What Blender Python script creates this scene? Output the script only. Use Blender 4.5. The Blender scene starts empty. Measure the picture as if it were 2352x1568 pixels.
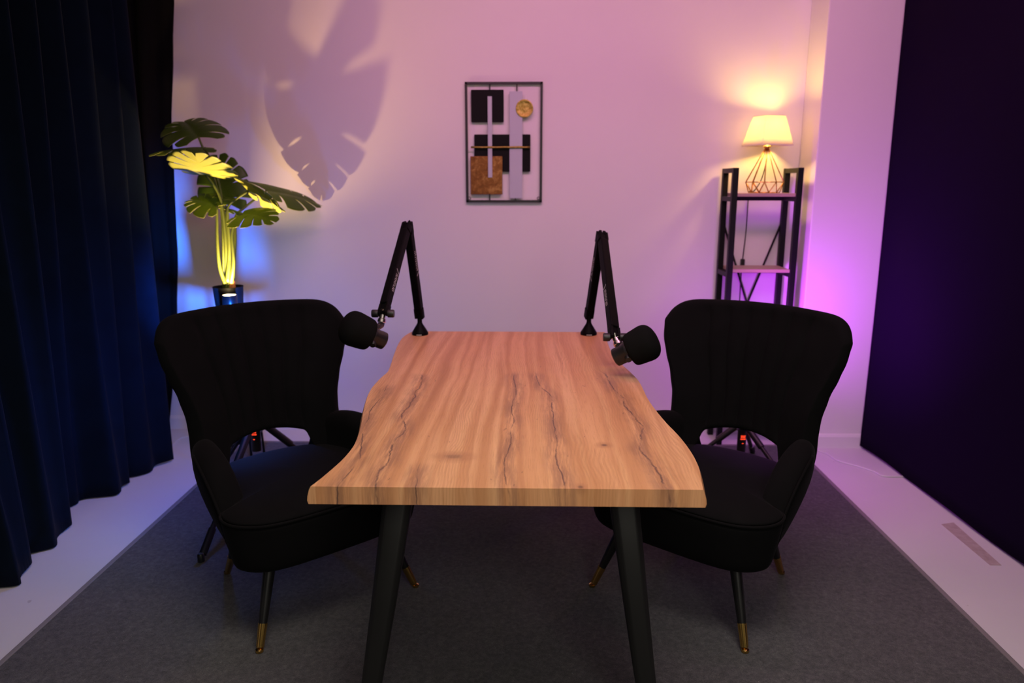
import bpy, bmesh, math, random
from mathutils import Vector, Matrix, Quaternion
random.seed(7)
PI = math.pi
D = bpy.data
SC = bpy.context.scene
COL = SC.collection

# ------------------------------------------------------------------ helpers
def V(*a): return Vector(a)
def lerp(a, b, t): return a + (b - a) * t
def smooth(a, b, x):
    t = min(1, max(0, (x - a) / (b - a))); return t * t * (3 - 2 * t)
def interp(keys, x):
    if x <= keys[0][0]: return keys[0][1]
    for (x0, y0), (x1, y1) in zip(keys, keys[1:]):
        if x <= x1:
            t = (x - x0) / (x1 - x0); return lerp(y0, y1, t * t * (3 - 2 * t) * .5 + t * .5)
    return keys[-1][1]
def catmull(pts, n):
    pts = [Vector(p) for p in pts]; out = []
    P = [pts[0] * 2 - pts[1]] + pts + [pts[-1] * 2 - pts[-2]]
    for i in range(1, len(P) - 2):
        for k in range(n):
            t = k / n; a, b, c, d = P[i - 1:i + 3]
            out.append(.5 * ((2 * b) + (c - a) * t + (2 * a - 5 * b + 4 * c - d) * t * t + (3 * b - a - 3 * c + d) * t ** 3))
    out.append(pts[-1]); return out

class MB:
    def __init__(self): self.v = []; self.f = []; self.mi = []
    def add(self, v, f, M=None, mi=0):
        o = len(self.v)
        self.v += [tuple(M @ Vector(p)) if M else tuple(p) for p in v]
        self.f += [tuple(i + o for i in q) for q in f]; self.mi += [mi] * len(f); return self
    def box(self, x0, x1, y0, y1, z0, z1, M=None, mi=0):
        v = [(x, y, z) for z in (z0, z1) for y in (y0, y1) for x in (x0, x1)]
        return self.add(v, [(0, 2, 3, 1), (4, 5, 7, 6), (0, 1, 5, 4), (2, 6, 7, 3), (0, 4, 6, 2), (1, 3, 7, 5)], M, mi)
    def tube(self, pts, r, seg=8, cap=True, mi=0):
        pts = [Vector(p) for p in pts]; n = len(pts); rr = r if callable(r) else (lambda t: r)
        T = [(pts[min(i + 1, n - 1)] - pts[max(i - 1, 0)]).normalized() for i in range(n)]
        u = T[0].orthogonal().normalized(); v = []; f = []
        for i in range(n):
            u = (u - T[i] * u.dot(T[i])).normalized(); w = T[i].cross(u); R = rr(i / max(1, n - 1))
            for k in range(seg):
                a = 2 * PI * k / seg; v.append(pts[i] + (u * math.cos(a) + w * math.sin(a)) * R)
        for i in range(n - 1):
            for k in range(seg):
                a = i * seg + k; b = i * seg + (k + 1) % seg; f.append((a, b, b + seg, a + seg))
        if cap: f += [tuple(reversed(range(seg))), tuple((n - 1) * seg + k for k in range(seg))]
        return self.add(v, f, None, mi)
    def lathe(self, prof, seg=32, M=None, mi=0, cap=True):
        v = []; f = []
        for r, z in prof:
            for k in range(seg):
                a = 2 * PI * k / seg; v.append((r * math.cos(a), r * math.sin(a), z))
        n = len(prof)
        for i in range(n - 1):
            for k in range(seg):
                a = i * seg + k; b = i * seg + (k + 1) % seg; f.append((a, b, b + seg, a + seg))
        if cap: f += [tuple(reversed(range(seg))), tuple((n - 1) * seg + k for k in range(seg))]
        return self.add(v, f, M, mi)
    def rings(self, rings, cap=True, mi=0):
        n = len(rings); s = len(rings[0]); v = [p for r in rings for p in r]; f = []
        for i in range(n - 1):
            for k in range(s):
                a = i * s + k; b = i * s + (k + 1) % s; f.append((a, b, b + s, a + s))
        if cap: f += [tuple(reversed(range(s))), tuple((n - 1) * s + k for k in range(s))]
        return self.add(v, f, None, mi)
    def build(self, name, mat, parent=None, smooth_=True, weld=0, bevel=0, bseg=2, subsurf=0, solid=0, auto=None):
        me = D.meshes.new(name); me.from_pydata(self.v, [], self.f)
        mats = mat if isinstance(mat, (list, tuple)) else [mat]
        for m in mats: me.materials.append(m)
        for p, i in zip(me.polygons, self.mi): p.material_index = i
        bm = bmesh.new(); bm.from_mesh(me)
        if weld: bmesh.ops.remove_doubles(bm, verts=bm.verts, dist=weld)
        bmesh.ops.recalc_face_normals(bm, faces=bm.faces)
        bm.to_mesh(me); bm.free()
        for p in me.polygons: p.use_smooth = smooth_
        o = D.objects.new(name, me); COL.objects.link(o)
        if parent is not None:
            o.parent = parent
        if solid:
            m = o.modifiers.new('solid', 'SOLIDIFY'); m.thickness = solid; m.offset = -1
            if len(mats) > 1: m.material_offset = 1; m.material_offset_rim = 1
        if bevel:
            m = o.modifiers.new('bevel', 'BEVEL'); m.width = bevel; m.segments = bseg; m.limit_method = 'ANGLE'; m.angle_limit = math.radians(40)
        if subsurf:
            m = o.modifiers.new('sub', 'SUBSURF'); m.levels = subsurf; m.render_levels = subsurf
        if auto is not None and smooth_:
            try: me.set_sharp_from_angle(angle=math.radians(auto))
            except Exception: pass
        return o

def empty(name, loc, rz, label, cat, group=None):
    o = D.objects.new(name, None); COL.objects.link(o); o.empty_display_size = .1
    o.location = loc; o.rotation_euler = (0, 0, rz); return tag(o, label, cat, group)
def tag(o, label, cat, group=None, kind=None):
    o['label'] = label; o['category'] = cat
    if group: o['group'] = group
    if kind: o['kind'] = kind
    return o
def struct(o, label=None):
    o['kind'] = 'structure'
    if label: o['label'] = label
    return o
def copy_tree(o, parent=None):
    c = o.copy(); COL.objects.link(c)
    if parent is not None: c.parent = parent; c.matrix_parent_inverse = o.matrix_parent_inverse.copy()
    for ch in list(o.children): copy_tree(ch, c)
    return c
def to_axis(p, d, up=(0, 0, 1)):
    """matrix whose local Z runs along d, placed at p"""
    return Matrix.Translation(p) @ Vector(d).to_track_quat('Z', 'Y').to_matrix().to_4x4()
def frame(p, x, y, z):
    M = Matrix.Identity(4)
    for i in range(3): M[i][0], M[i][1], M[i][2], M[i][3] = x[i], y[i], z[i], p[i]
    return M

# ------------------------------------------------------------------ materials
def mat(name, col, rough=.5, metal=0, spec=.5, sheen=0, sheen_rough=.4, coat=0, emit=None, es=0, trans=0):
    m = D.materials.new(name); m.use_nodes = True; b = m.node_tree.nodes['Principled BSDF']
    b.inputs['Base Color'].default_value = (*col, 1); b.inputs['Roughness'].default_value = rough
    b.inputs['Metallic'].default_value = metal; b.inputs['Specular IOR Level'].default_value = spec
    b.inputs['Sheen Weight'].default_value = sheen; b.inputs['Sheen Roughness'].default_value = sheen_rough
    b.inputs['Coat Weight'].default_value = coat
    if emit: b.inputs['Emission Color'].default_value = (*emit, 1); b.inputs['Emission Strength'].default_value = es
    return m
class NT:
    def __init__(self, m): self.t = m.node_tree; self.b = self.t.nodes['Principled BSDF']; self.co = None
    def n(self, typ, **kw):
        x = self.t.nodes.new(typ)
        for k, v in kw.items():
            if k.startswith('i_'):
                key = k[2:]; key = int(key) if key.isdigit() else key.replace('_', ' ')
                if hasattr(v, 'is_output') or isinstance(v, bpy.types.NodeSocket): self.t.links.new(v, x.inputs[key])
                else: x.inputs[key].default_value = v
            else: setattr(x, k, v)
        return x
    def math(self, op, a, b=0., c=0.):
        x = self.t.nodes.new('ShaderNodeMath'); x.operation = op
        for i, v in enumerate((a, b, c)):
            if isinstance(v, bpy.types.NodeSocket): self.t.links.new(v, x.inputs[i])
            else: x.inputs[i].default_value = v
        return x.outputs[0]
    def mix(self, fac, a, b, mode='MIX'):
        x = self.t.nodes.new('ShaderNodeMix'); x.data_type = 'RGBA'; x.blend_type = mode
        for i, v in ((0, fac), (6, a), (7, b)):
            if isinstance(v, bpy.types.NodeSocket): self.t.links.new(v, x.inputs[i])
            else: x.inputs[i].default_value = v if i == 0 else (*v, 1)
        return x.outputs[2]
    def obj(self, scale=(1, 1, 1), loc=(0, 0, 0)):
        tc = self.t.nodes.new('ShaderNodeTexCoord'); mp = self.t.nodes.new('ShaderNodeMapping')
        self.t.links.new(tc.outputs['Object'], mp.inputs[0]); mp.inputs['Scale'].default_value = scale; mp.inputs['Location'].default_value = loc
        return mp.outputs[0]
    def noise(self, vec, scale, detail=3, rough=.5, dist=0):
        x = self.t.nodes.new('ShaderNodeTexNoise'); self.t.links.new(vec, x.inputs['Vector'])
        x.inputs['Scale'].default_value = scale; x.inputs['Detail'].default_value = detail; x.inputs['Roughness'].default_value = rough; x.inputs['Distortion'].default_value = dist
        return x.outputs['Fac']
    def ramp(self, fac, stops):
        x = self.t.nodes.new('ShaderNodeValToRGB'); self.t.links.new(fac, x.inputs[0]); e = x.color_ramp.elements
        while len(e) < len(stops): e.new(.5)
        for q, (p, c) in zip(e, stops): q.position = p; q.color = (*c, 1) if len(c) == 3 else c
        return x.outputs[0]
    def ss(self, x, a, b):
        m = self.t.nodes.new('ShaderNodeMapRange'); m.interpolation_type = 'SMOOTHSTEP'
        self.t.links.new(x, m.inputs[0]); m.inputs[1].default_value = a; m.inputs[2].default_value = b
        return m.outputs[0]
    def set(self, key, v): self.t.links.new(v, self.b.inputs[key])
    def bump(self, h, strength=.2, dist=.01):
        x = self.t.nodes.new('ShaderNodeBump'); x.inputs['Strength'].default_value = strength; x.inputs['Distance'].default_value = dist
        self.t.links.new(h, x.inputs['Height']); self.t.links.new(x.outputs[0], self.b.inputs['Normal'])

def wall_paint(name, col):
    m = mat(name, col, .75, spec=.2); t = NT(m); v = t.obj()
    n1 = t.noise(v, 3, 4); n2 = t.noise(v, 60, 3)
    t.set('Base Color', t.mix(n1, [c * .97 for c in col], [min(1, c * 1.02) for c in col]))
    t.bump(t.math('ADD', t.math('MULTIPLY', n1, 1.), t.math('MULTIPLY', n2, .1)), .12, .01); return m
M_WALL = wall_paint('white_wall_paint', (.74, .73, .73))
M_BASE = mat('skirting_paint', (.72, .71, .72), .5)
def floor_mat():
    m = mat('painted_floor', (.6, .6, .61), .55, spec=.35); t = NT(m); v = t.obj()
    n = t.noise(v, 1.4, 5, .6); s = t.noise(v, 26, 2, .5)
    c = t.mix(n, (.56, .56, .57), (.66, .66, .67)); sp = t.ss(s, .73, .79)
    t.set('Base Color', t.mix(t.math('MULTIPLY', sp, .5), c, (.3, .27, .26))); t.bump(t.noise(v, 18, 4), .06, .01); return m
M_FLOOR = floor_mat()
def rug_mat():
    m = mat('charcoal_rug_pile', (.06, .06, .063), 1, spec=.05, sheen=.15); t = NT(m); v = t.obj()
    a = t.noise(v, 420, 3, .7); b = t.noise(v, 70, 4, .65); g = t.noise(v, 2.2, 3)
    f = t.math('ADD', t.math('MULTIPLY', a, .5), t.math('ADD', t.math('MULTIPLY', b, .45), t.math('MULTIPLY', g, .1)))
    c = t.ramp(f, [(.36, (.034, .034, .037)), (.55, (.085, .085, .088)), (.74, (.17, .17, .172))])
    fl = t.ss(t.noise(v, 150, 1), .80, .83)
    t.set('Base Color', t.mix(t.math('MULTIPLY', fl, .7), c, (.35, .33, .32))); t.bump(a, .7, .004); return m
M_RUG = rug_mat()
M_RUGEDGE = mat('rug_binding', (.2, .19, .19), .9, spec=.1)
def velvet(name, col, sheen, tint=(1, 1, 1)):
    m = mat(name, col, .95, spec=.12, sheen=sheen, sheen_rough=.35); t = NT(m); v = t.obj()
    n = t.noise(v, 9, 4, .6, .6)
    t.set('Base Color', t.mix(n, [c * .6 for c in col], [c * 1.5 for c in col]))
    t.b.inputs['Sheen Tint'].default_value = (*tint, 1)
    t.bump(t.noise(v, 300, 2), .08, .002); return m
M_VELVET = velvet('black_velvet', (.0027, .0027, .0029), .012)
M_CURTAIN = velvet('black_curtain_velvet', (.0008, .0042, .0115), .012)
M_CURTAINB = velvet('black_curtain_backing', (.0022, .0022, .0028), .01)
M_BACKDROP = mat('black_backdrop_cloth', (.0070, .0031, .0150), .92, spec=.03)
def backdrop_mat():
    t = NT(M_BACKDROP); v = t.obj(); t.bump(t.noise(v, 5, 3), .15, .02)
backdrop_mat()
M_BLACKWOOD = mat('black_leg_lacquer', (.006, .006, .006), .35)
M_BRASS = mat('brass', (.75, .48, .13), .22, 1)
M_STEEL = mat('black_powder_coat', (.011, .011, .0105), .45, spec=.4)
M_BLACKMETAL = mat('black_anodised_metal', (.0032, .003, .0032), .5, spec=.06)
M_SHELFSTEEL = mat('black_shelf_steel', (.005, .005, .0055), .5, spec=.25)
M_BLACKPLASTIC = mat('black_plastic', (.008, .008, .008), .42)
M_CHROME = mat('bright_nickel', (.78, .72, .66), .22, 1)
M_LETTER = mat('pale_print', (.55, .53, .54), .6)
M_PLATE = mat('grey_badge', (.45, .45, .44), .5)
M_FOAM = mat('black_foam', (.0065, .0065, .0065), 1, spec=.05)
def foam():
    t = NT(M_FOAM); v = t.obj(); t.bump(t.noise(v, 900, 2), .5, .002)
foam()

def wood_mat():
    m = mat('oak_laminate', (.5, .3, .16), .42, spec=.4); t = NT(m); v = t.obj()
    sep = t.n('ShaderNodeSeparateXYZ', i_0=v); X, Y, Zc = sep.outputs
    # fold the board face down the front edge so the figure carries on over it
    Yc = t.math('ADD', Y, Zc)
    def vec(sx, sy, sz=0., ox=0.):
        c = t.n('ShaderNodeCombineXYZ'); t.t.links.new(t.math('MULTIPLY_ADD', X, sx, ox), c.inputs[0]); t.t.links.new(t.math('MULTIPLY', Yc, sy), c.inputs[1]); c.inputs[2].default_value = sz
        return c.outputs[0]
    # broad staves of slightly different tone
    wob = t.math('MULTIPLY', t.math('SUBTRACT', t.noise(vec(3, 1.2, 3.), 1, 2), .5), .06)
    xs = t.math('ADD', X, wob)
    cs = t.n('ShaderNodeCombineXYZ'); t.t.links.new(t.math('MULTIPLY', xs, 9.), cs.inputs[0]); t.t.links.new(t.math('MULTIPLY', Yc, .22), cs.inputs[1])
    stave = t.noise(cs.outputs[0], 1., 2, .4)
    cs2 = t.n('ShaderNodeCombineXYZ'); t.t.links.new(t.math('MULTIPLY', xs, 34.), cs2.inputs[0]); t.t.links.new(t.math('MULTIPLY', Yc, .45), cs2.inputs[1])
    stave2 = t.noise(cs2.outputs[0], 1., 3, .55)
    # growth-ring lines, bent around swirls
    sw = t.noise(vec(5.5, 2.0, 7.), 1, 2, .45)
    ph = t.math('ADD', t.math('MULTIPLY', X, 760.), t.math('MULTIPLY', sw, 95.))
    ph = t.math('ADD', ph, t.math('MULTIPLY', t.noise(vec(60, 14), 1, 2), 5.))
    ring = t.math('MULTIPLY_ADD', t.math('SINE', ph), .5, .5)
    amp = t.ss(t.noise(vec(9, 2.2, 11.), 1, 3), .42, .60)
    fine = t.noise(vec(520, 11), 1, 3, .7)
    base = t.ramp(stave, [(.30, (.43, .185, .074)), (.40, (.59, .28, .122)), (.47, (.68, .345, .160)), (.53, (.55, .255, .106)), (.60, (.70, .37, .180)), (.70, (.50, .225, .090))])
    base = t.mix(t.math('MULTIPLY', t.ss(stave2, .5, .66), .40), base, (.40, .17, .06))
    base = t.mix(t.math('MULTIPLY', t.ss(stave2, .5, .34), .36), base, (.76, .44, .21))
    base = t.mix(t.math('MULTIPLY', t.math('MULTIPLY', ring, amp), .27), base, (.37, .16, .055))
    base = t.mix(t.math('MULTIPLY', t.ss(fine, .50, .72), .42), base, (.34, .145, .05))
    # dark wandering cracks with a grey halo
    col = base
    for i, (x0, sl, am, w, y0, y1) in enumerate(CRACKS):
        nz = t.math('ADD', t.math('SUBTRACT', t.noise(vec(0, 2.2, 20. + 3.1 * i), 1, 2, .5), .5), t.math('MULTIPLY', t.math('SUBTRACT', t.noise(vec(9, 26, 70. + i), 1, 3, .6), .5), .09))
        line = t.math('MULTIPLY_ADD', nz, am, t.math('MULTIPLY_ADD', t.math('SUBTRACT', Yc, 1.53), sl, x0))
        d = t.math('ABSOLUTE', t.math('SUBTRACT', X, line))
        rng = t.math('MULTIPLY', t.ss(Yc, y0 - .04, y0 + .04), t.ss(Yc, y1 + .04, y1 - .04))
        brk = t.ss(t.noise(vec(0, 6.5, 40. + i), 1, 4, .65), .36, .56)
        halo = t.math('MULTIPLY', t.math('MULTIPLY', t.ss(d, .048, .004), t.ss(t.noise(vec(60, 5, 5. + i), 1, 4, .7), .34, .60)), rng)
        col = t.mix(t.math('MULTIPLY', halo, .66), col, (.23, .105, .06))
        core = t.math('MULTIPLY', t.math('MULTIPLY', t.ss(t.math('DIVIDE', d, t.math('MULTIPLY_ADD', t.noise(vec(0, 22, 90. + i), 1, 3, .6), 1.6, .1)), w, w * .2), brk), rng)
        col = t.mix(t.math('MULTIPLY', core, .78), col, (.075, .038, .034))
    # small knots and flecks
    for kx, ky, rx, ry, dk in KNOTS:
        ax = t.math('DIVIDE', t.math('SUBTRACT', X, kx), rx); ay = t.math('DIVIDE', t.math('SUBTRACT', Yc, ky), ry)
        r = t.math('SQRT', t.math('ADD', t.math('MULTIPLY', ax, ax), t.math('MULTIPLY', ay, ay)))
        r = t.math('ADD', r, t.math('MULTIPLY', t.math('SUBTRACT', t.noise(vec(40, 40), 1, 3), .5), 1.1))
        col = t.mix(t.math('MULTIPLY', t.ss(r, 2.6, .8), .45), col, (.33, .14, .06))
        col = t.mix(t.math('MULTIPLY', t.ss(r, 1., .2), dk), col, (.075, .035, .03))
    fl = t.ss(t.noise(vec(55, 20, 60.), 1, 2, .6), .70, .76)
    col = t.mix(t.math('MULTIPLY', fl, .5), col, (.16, .075, .045))
    t.set('Base Color', col)
    t.set('Roughness', t.math('MULTIPLY_ADD', fine, .15, .36))
    t.bump(t.math('MULTIPLY', fine, .5), .05, .002); return m
CRACKS = [(-.315, -.03, .20, .004, 1.45, 3.25), (-.04, .0, .10, .003, 1.45, 3.28), (.112, -.04, .12, .0034, 1.4, 3.28), (.31, -.01, .20, .0042, 1.70, 3.3), (-.42, -.02, .14, .003, 1.55, 3.1), (-.255, .0, .1, .002, 1.45, 2.4)]
KNOTS = [(.205, 1.578, .020, .014, .9), (.30, 1.72, .018, .009, .8), (-.425, 1.70, .034, .013, .75), (.06, 1.85, .016, .007, .6), (-.26, 1.95, .02, .008, .6), (.255, 1.735, .02, .008, .5), (-.40, 1.68, .028, .01, .7), (-.38, 1.66, .012, .01, .8), (-.04, 1.7, .007, .006, .8), (.12, 2.28, .008, .012, .6), (.235, 1.98, .02, .006, .7), (.2, 2.55, .012, .012, .7), (-.17, 1.86, .026, .007, .5), (-.18, 2.46, .03, .02, .4)]
M_WOOD = wood_mat()
M_WOODUNDER = mat('live_edge_bark_side', (.20, .105, .05), .5)

# ------------------------------------------------------------------ room
WY = 4.08; CY = 3.84; CX = 1.456; RX = 2.06; LX = -2.32; FY = -.6; CZ = 2.8
def quadbox(name, b, m, label):
    o = MB().box(*b).build(name, m, None, smooth_=False); struct(o, label); return o
quadbox('floor', (LX - .1, RX + .1, FY, WY + .1, -.1, 0), M_FLOOR, 'white painted floor around the rug')
quadbox('wall_back', (LX - .1, RX + .1, WY, WY + .1, 0, CZ), M_WALL, 'white back wall washed pink and blue')
quadbox('wall_right', (RX, RX + .1, FY, WY, 0, CZ), M_WALL, 'side wall behind the black backdrop')
quadbox('wall_left', (LX - .1, LX, FY, WY, 0, CZ), M_WALL, 'side wall behind the black curtain')
quadbox('ceiling', (LX - .1, RX + .1, FY, WY + .1, CZ, CZ + .1), M_WALL, 'white ceiling above the table')
MB().box(CX, RX, CY, WY, 0, CZ)
o = MB().box(CX, RX, CY, WY, 0, CZ).build('wall_right_pier', M_WALL, None, smooth_=False, bevel=.006); struct(o, 'white pier projecting from the back wall at right')
def skirting(name, pts, label):
    rings = []
    for p, nrm in pts:
        p = Vector((*p, 0)); nrm = Vector((*nrm, 0))
        rings.append([p + nrm * a + V(0, 0, h) for a, h in ((0, 0), (.012, 0), (.012, .062), (.006, .074), (0, .078))])
    o = MB().rings(rings).build(name, M_BASE, None, smooth_=False); struct(o, label)
skirting('baseboard_back', [((LX, WY), (0, -1)), ((CX, WY), (0, -1))], 'low white baseboard along the back wall')
skirting('baseboard_right', [((CX, WY), (-1, 0)), ((CX, CY), (-1, -1)), ((RX, CY), (0, -1))], 'low white baseboard around the pier')

# ------------------------------------------------------------------ rug
rug = MB().box(-1.565, 1.455, .35, 3.83, 0, .009).build('area_rug', M_RUG, None, smooth_=False, bevel=.003)
tag(rug, 'charcoal grey area rug on the white floor under table and armchairs', 'rug')
def binding():
    mb = MB(); z0, z1 = .0005, .0105
    mb.box(-1.583, -1.5652, .335, 3.848, z0, z1); mb.box(1.4552, 1.473, .335, 3.848, z0, z1)
    mb.box(-1.5652, 1.4552, 3.8302, 3.848, z0, z1); mb.box(-1.5652, 1.4552, .335, .3498, z0, z1)
    o = mb.build('edge_binding', M_RUGEDGE, rug, smooth_=False, bevel=.003); o['label'] = 'lighter grey stitched edge of the rug'
binding()

# ------------------------------------------------------------------ table
def table():
    root = empty('conference_table', (-.07, 2.4, 0), 0, 'long oak topped table with wavy live edges in the middle of the rug', 'table')
    L = [(-.483, 1.52), (-.469, 1.582), (-.451, 1.693), (-.448, 1.799), (-.463, 1.931), (-.496, 2.136), (-.514, 2.305), (-.511, 2.45), (-.503, 2.565), (-.527, 2.807), (-.545, 3.008), (-.548, 3.15), (-.535, 3.25), (-.522, 3.285)]
    R = [(.39, 1.52), (.409, 1.646), (.414, 1.748), (.408, 1.871), (.392, 2.007), (.380, 2.201), (.383, 2.405), (.375, 2.52), (.353, 2.682), (.340, 2.82), (.340, 3.027), (.352, 3.285)]
    def dense(P, n=60):
        c = catmull([Vector((*p, 0)) for p in P], 12); m = len(c)
        return [c[min(m - 1, round(i * (m - 1) / n))] for i in range(n + 1)]
    l = dense(L); r = dense(R); n = len(l)
    prof = [(0, .75), (.004, .742), (.0085, .726), (.0095, .716), (.007, .708)]
    mb = MB(); off = V(-.07, 2.4, 0)
    rows = []
    for a, b in zip(l, r):
        row = []
        for k, (e, z) in enumerate(reversed(prof)): row.append(V(a.x - e, a.y, z))
        m = 16
        for k in range(1, m): row.append(V(lerp(a.x, b.x, k / m), lerp(a.y, b.y, k / m), .75))
        for e, z in prof: row.append(V(b.x + e, b.y, z))
        for k in range(1, m): row.append(V(lerp(b.x + .007, a.x - .007, k / m), lerp(b.y, a.y, k / m), .708))
        rows.append(row)
    mb.rings(rows)
    top = mb.build('tabletop', M_WOOD, root, auto=35); top.matrix_parent_inverse = Matrix.Translation(-off)
    def leg(tx, ty, bx, by, sx, sy):
        # tapered folded-steel leg, square with chamfered corner, splayed outwards
        def ring(cx, cy, z, w):
            h = w / 2; c = w * .2
            p = [(-h + c, -h), (h - c, -h), (h, -h + c), (h, h - c), (h - c, h), (-h + c, h), (-h, h - c), (-h, -h + c)]
            return [V(cx + a, cy + b, z) for a, b in p]
        mb = MB(); mb.rings([ring(tx, ty, .7, .078), ring(lerp(tx, bx, .5), lerp(ty, by, .5), .35, .062), ring(bx, by, .022, .046)])
        o = mb.build('leg', M_STEEL, root, bevel=.004); o.matrix_parent_inverse = Matrix.Translation(-off); o['label'] = 'black tapered steel leg'
        MB().lathe([(.017, .0105), (.019, .013), (.019, .021), (.012, .0215)], 16, Matrix.Translation((bx, by, 0))).build('foot_glide', M_BLACKPLASTIC, o)
    leg(-.318, 1.76, -.418, 1.64, -1, -1); leg(.238, 1.76, .326, 1.64, 1, -1)
    leg(-.318, 3.05, -.418, 3.15, -1, 1); leg(.238, 3.05, .326, 3.15, 1, 1)
    f = MB(); f.box(-.30, .22, 1.745, 1.775, .672, .7075); f.box(-.30, .22, 3.035, 3.065, .672, .7075); f.box(-.06, -.02, 1.775, 3.035, .675, .7075)
    o = f.build('under_frame', M_STEEL, root, smooth_=False); o.matrix_parent_inverse = Matrix.Translation(-off)
    return root
table()

# ------------------------------------------------------------------ armchairs
def chair():
    root = empty('wingback_armchair', (0, 0, 0), 0, '', 'armchair', 'pair of armchairs at the table')
    # ---- backrest shell
    W = [(.40, .235), (.50, .246), (.56, .243), (.62, .247), (.70, .268), (.77, .297), (.83, .318), (.88, .324), (.905, .332), (.935, .345), (.96, .351), (.98, .347)]
    seams = [-.56, -.34, -.12, .12, .34, .56]
    us = [-1, -.99, -.97, -.94, -.9, -.85, -.79, -.72, -.65]
    for s in seams: us += [s - .03, s, s + .03]
    us += [-.45, -.23, 0, .23, .45, .65, .72, .79, .85, .9, .94, .97, .99, 1]; us = sorted(set(us))
    nv = 26
    def zlow(u):
        a = abs(u); return lerp(.520 - .08 * a * a, .40, smooth(.56, .72, a))
    def ztop(u): return .974 - .012 * abs(u) ** 2 - .072 * max(0, (abs(u) - .66) / .34) ** 2.5
    def surf(u, v, side):
        z = lerp(zlow(u), ztop(u), v); w = interp(W, z)
        a = abs(u)
        wing = lerp(.08, .088, smooth(.5, .9, z))
        y0 = .262 + .085 * (z - .5) / .47 + .015 * smooth(.8, .96, z)
        y = y0 - wing * a ** 2.4
        th = lerp(.075, .05, smooth(.5, .95, z)) * lerp(1, .85, a ** 3)
        # outward normal direction in plan
        ny = V(-(-wing * 2.4 * a ** 1.4 * (1 if u > 0 else -1)) / w, 1).normalized() if False else None
        sl = wing * 2.4 * a ** 1.4 / w * (1 if u >= 0 else -1)
        nn = Vector((sl, 1, 0)).normalized()
        p = V(u * w, y, z)
        if side == 1: p = p + nn * th
        else:
            for s in seams:
                if abs(u - s) < 1e-6: p.y += .016 * smooth(0, .08, v) * smooth(1, .93, v)
            p.y -= .008 * math.sin(PI * v) * (1 - a ** 2)
        return p
    nu = len(us); mb = MB(); v = []; f = []
    for side in (0, 1):
        for j in range(nv + 1):
            for i, u in enumerate(us): v.append(surf(u, j / nv, side))
    N = nu * (nv + 1)
    for j in range(nv):
        for i in range(nu - 1):
            a = j * nu + i; f.append((a, a + 1, a + 1 + nu, a + nu)); f.append((N + a, N + a + nu, N + a + 1 + nu, N + a + 1))
    # rounded rim strip around the border
    border = [i for i in range(nu)] + [j * nu + nu - 1 for j in range(1, nv + 1)] + [nv * nu + i for i in range(nu - 2, -1, -1)] + [j * nu for j in range(nv - 1, 0, -1)]
    cen = V(0, .29, .72); base = len(v)
    for b in border:
        mid = (v[b] + v[b + N]) / 2; d = mid - cen; d.y = 0
        if abs(mid.x) < .15 and mid.z < .6: d = V(0, 0, -1)
        v.append(mid + d.normalized() * .012)
    m = len(border)
    for k in range(m):
        a, b = border[k], border[(k + 1) % m]; c, d = base + k, base + (k + 1) % m
        f.append((a, c, d, b)); f.append((c, a + N, b + N, d))
    mb.add(v, f); back = mb.build('backrest', M_VELVET, root, subsurf=1)
    # ---- arms
    st = [(-.150, .280, .372, .288, .060), (-.144, .280, .42, .278, .078), (-.124, .280, .463, .27, .088), (-.095, .281, .502, .266, .094), (-.05, .282, .538, .266, .096), (0, .281, .562, .268, .096), (.06, .276, .574, .272, .093), (.13, .266, .573, .278, .088), (.2, .250, .560, .285, .080), (.26, .230, .535, .295, .066), (.31, .206, .50, .31, .045)]
    for s in (-1, 1):
        rings = []
        for y, xc, zt, zb, th in st:
            h = th / 2; bx = lerp(-.012, -.06, smooth(-.1, .25, y))
            sec = [(-h * .55, zt - .004), (0, zt + .002), (h * .55, zt - .004), (h * .95, zt - .022), (h * 1.05, zt - .05), (h * .98, lerp(zb, zt, .55)), (h * .6 + bx * .35, lerp(zb, zt, .28)), (h * .3 + bx * .8, zb + .02), (bx, zb), (-h + bx, zb + .004), (-h + bx * .6, lerp(zb, zt, .3)), (-h, lerp(zb, zt, .6)), (-h * 1.05, zt - .045), (-h * .9, zt - .02)]
            rings.append([V(s * (xc + a), y, z) for a, z in sec])
        arm = MB().rings(rings).build('armrest', M_VELVET, root, subsurf=2)
        pts = [V(s * (xc + th * .52), y - .002, zt - .020 + .006 * smooth(-.05, -.14, y)) for y, xc, zt, zb, th in st[1:-4]] + [V(s * .285, .17, .52)]
        pts = [V(s * .300, -.141, .30), V(s * .314, -.145, .35)] + pts
        MB().tube(catmull(pts, 4), .0042, 6).build('piping', M_VELVET, arm)
    # ---- seat
    half = [(0, -.340), (.10, -.339), (.19, -.333), (.255, -.316), (.305, -.28), (.332, -.235), (.336, -.19), (.322, -.152), (.285, -.128), (.262, -.09), (.256, 0), (.252, .10), (.235, .195), (.19, .262), (.11, .30), (0, .312)]
    full = [V(x, y, 0) for x, y in half] + [V(-x, y, 0) for x, y in reversed(half[1:-1])]
    ring0 = catmull(full + [full[0]], 3)[:-1]; K = len(ring0)
    nrm = []
    for k in range(K):
        tv = (ring0[(k + 1) % K] - ring0[k - 1]).normalized(); nrm.append(V(tv.y, -tv.x, 0))
    def outline(k, inset): 
        p = ring0[k] - nrm[k] * inset if inset < .03 else ring0[k] * (1 - (inset - .03) / .30) - nrm[k] * .03
        return p
    lev = [(.085, .256), (.055, .2575), (.034, .263), (.025, .275), (.017, .31), (.008, .36), (.001, .405), (0, .42), (.003, .431)]
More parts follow.
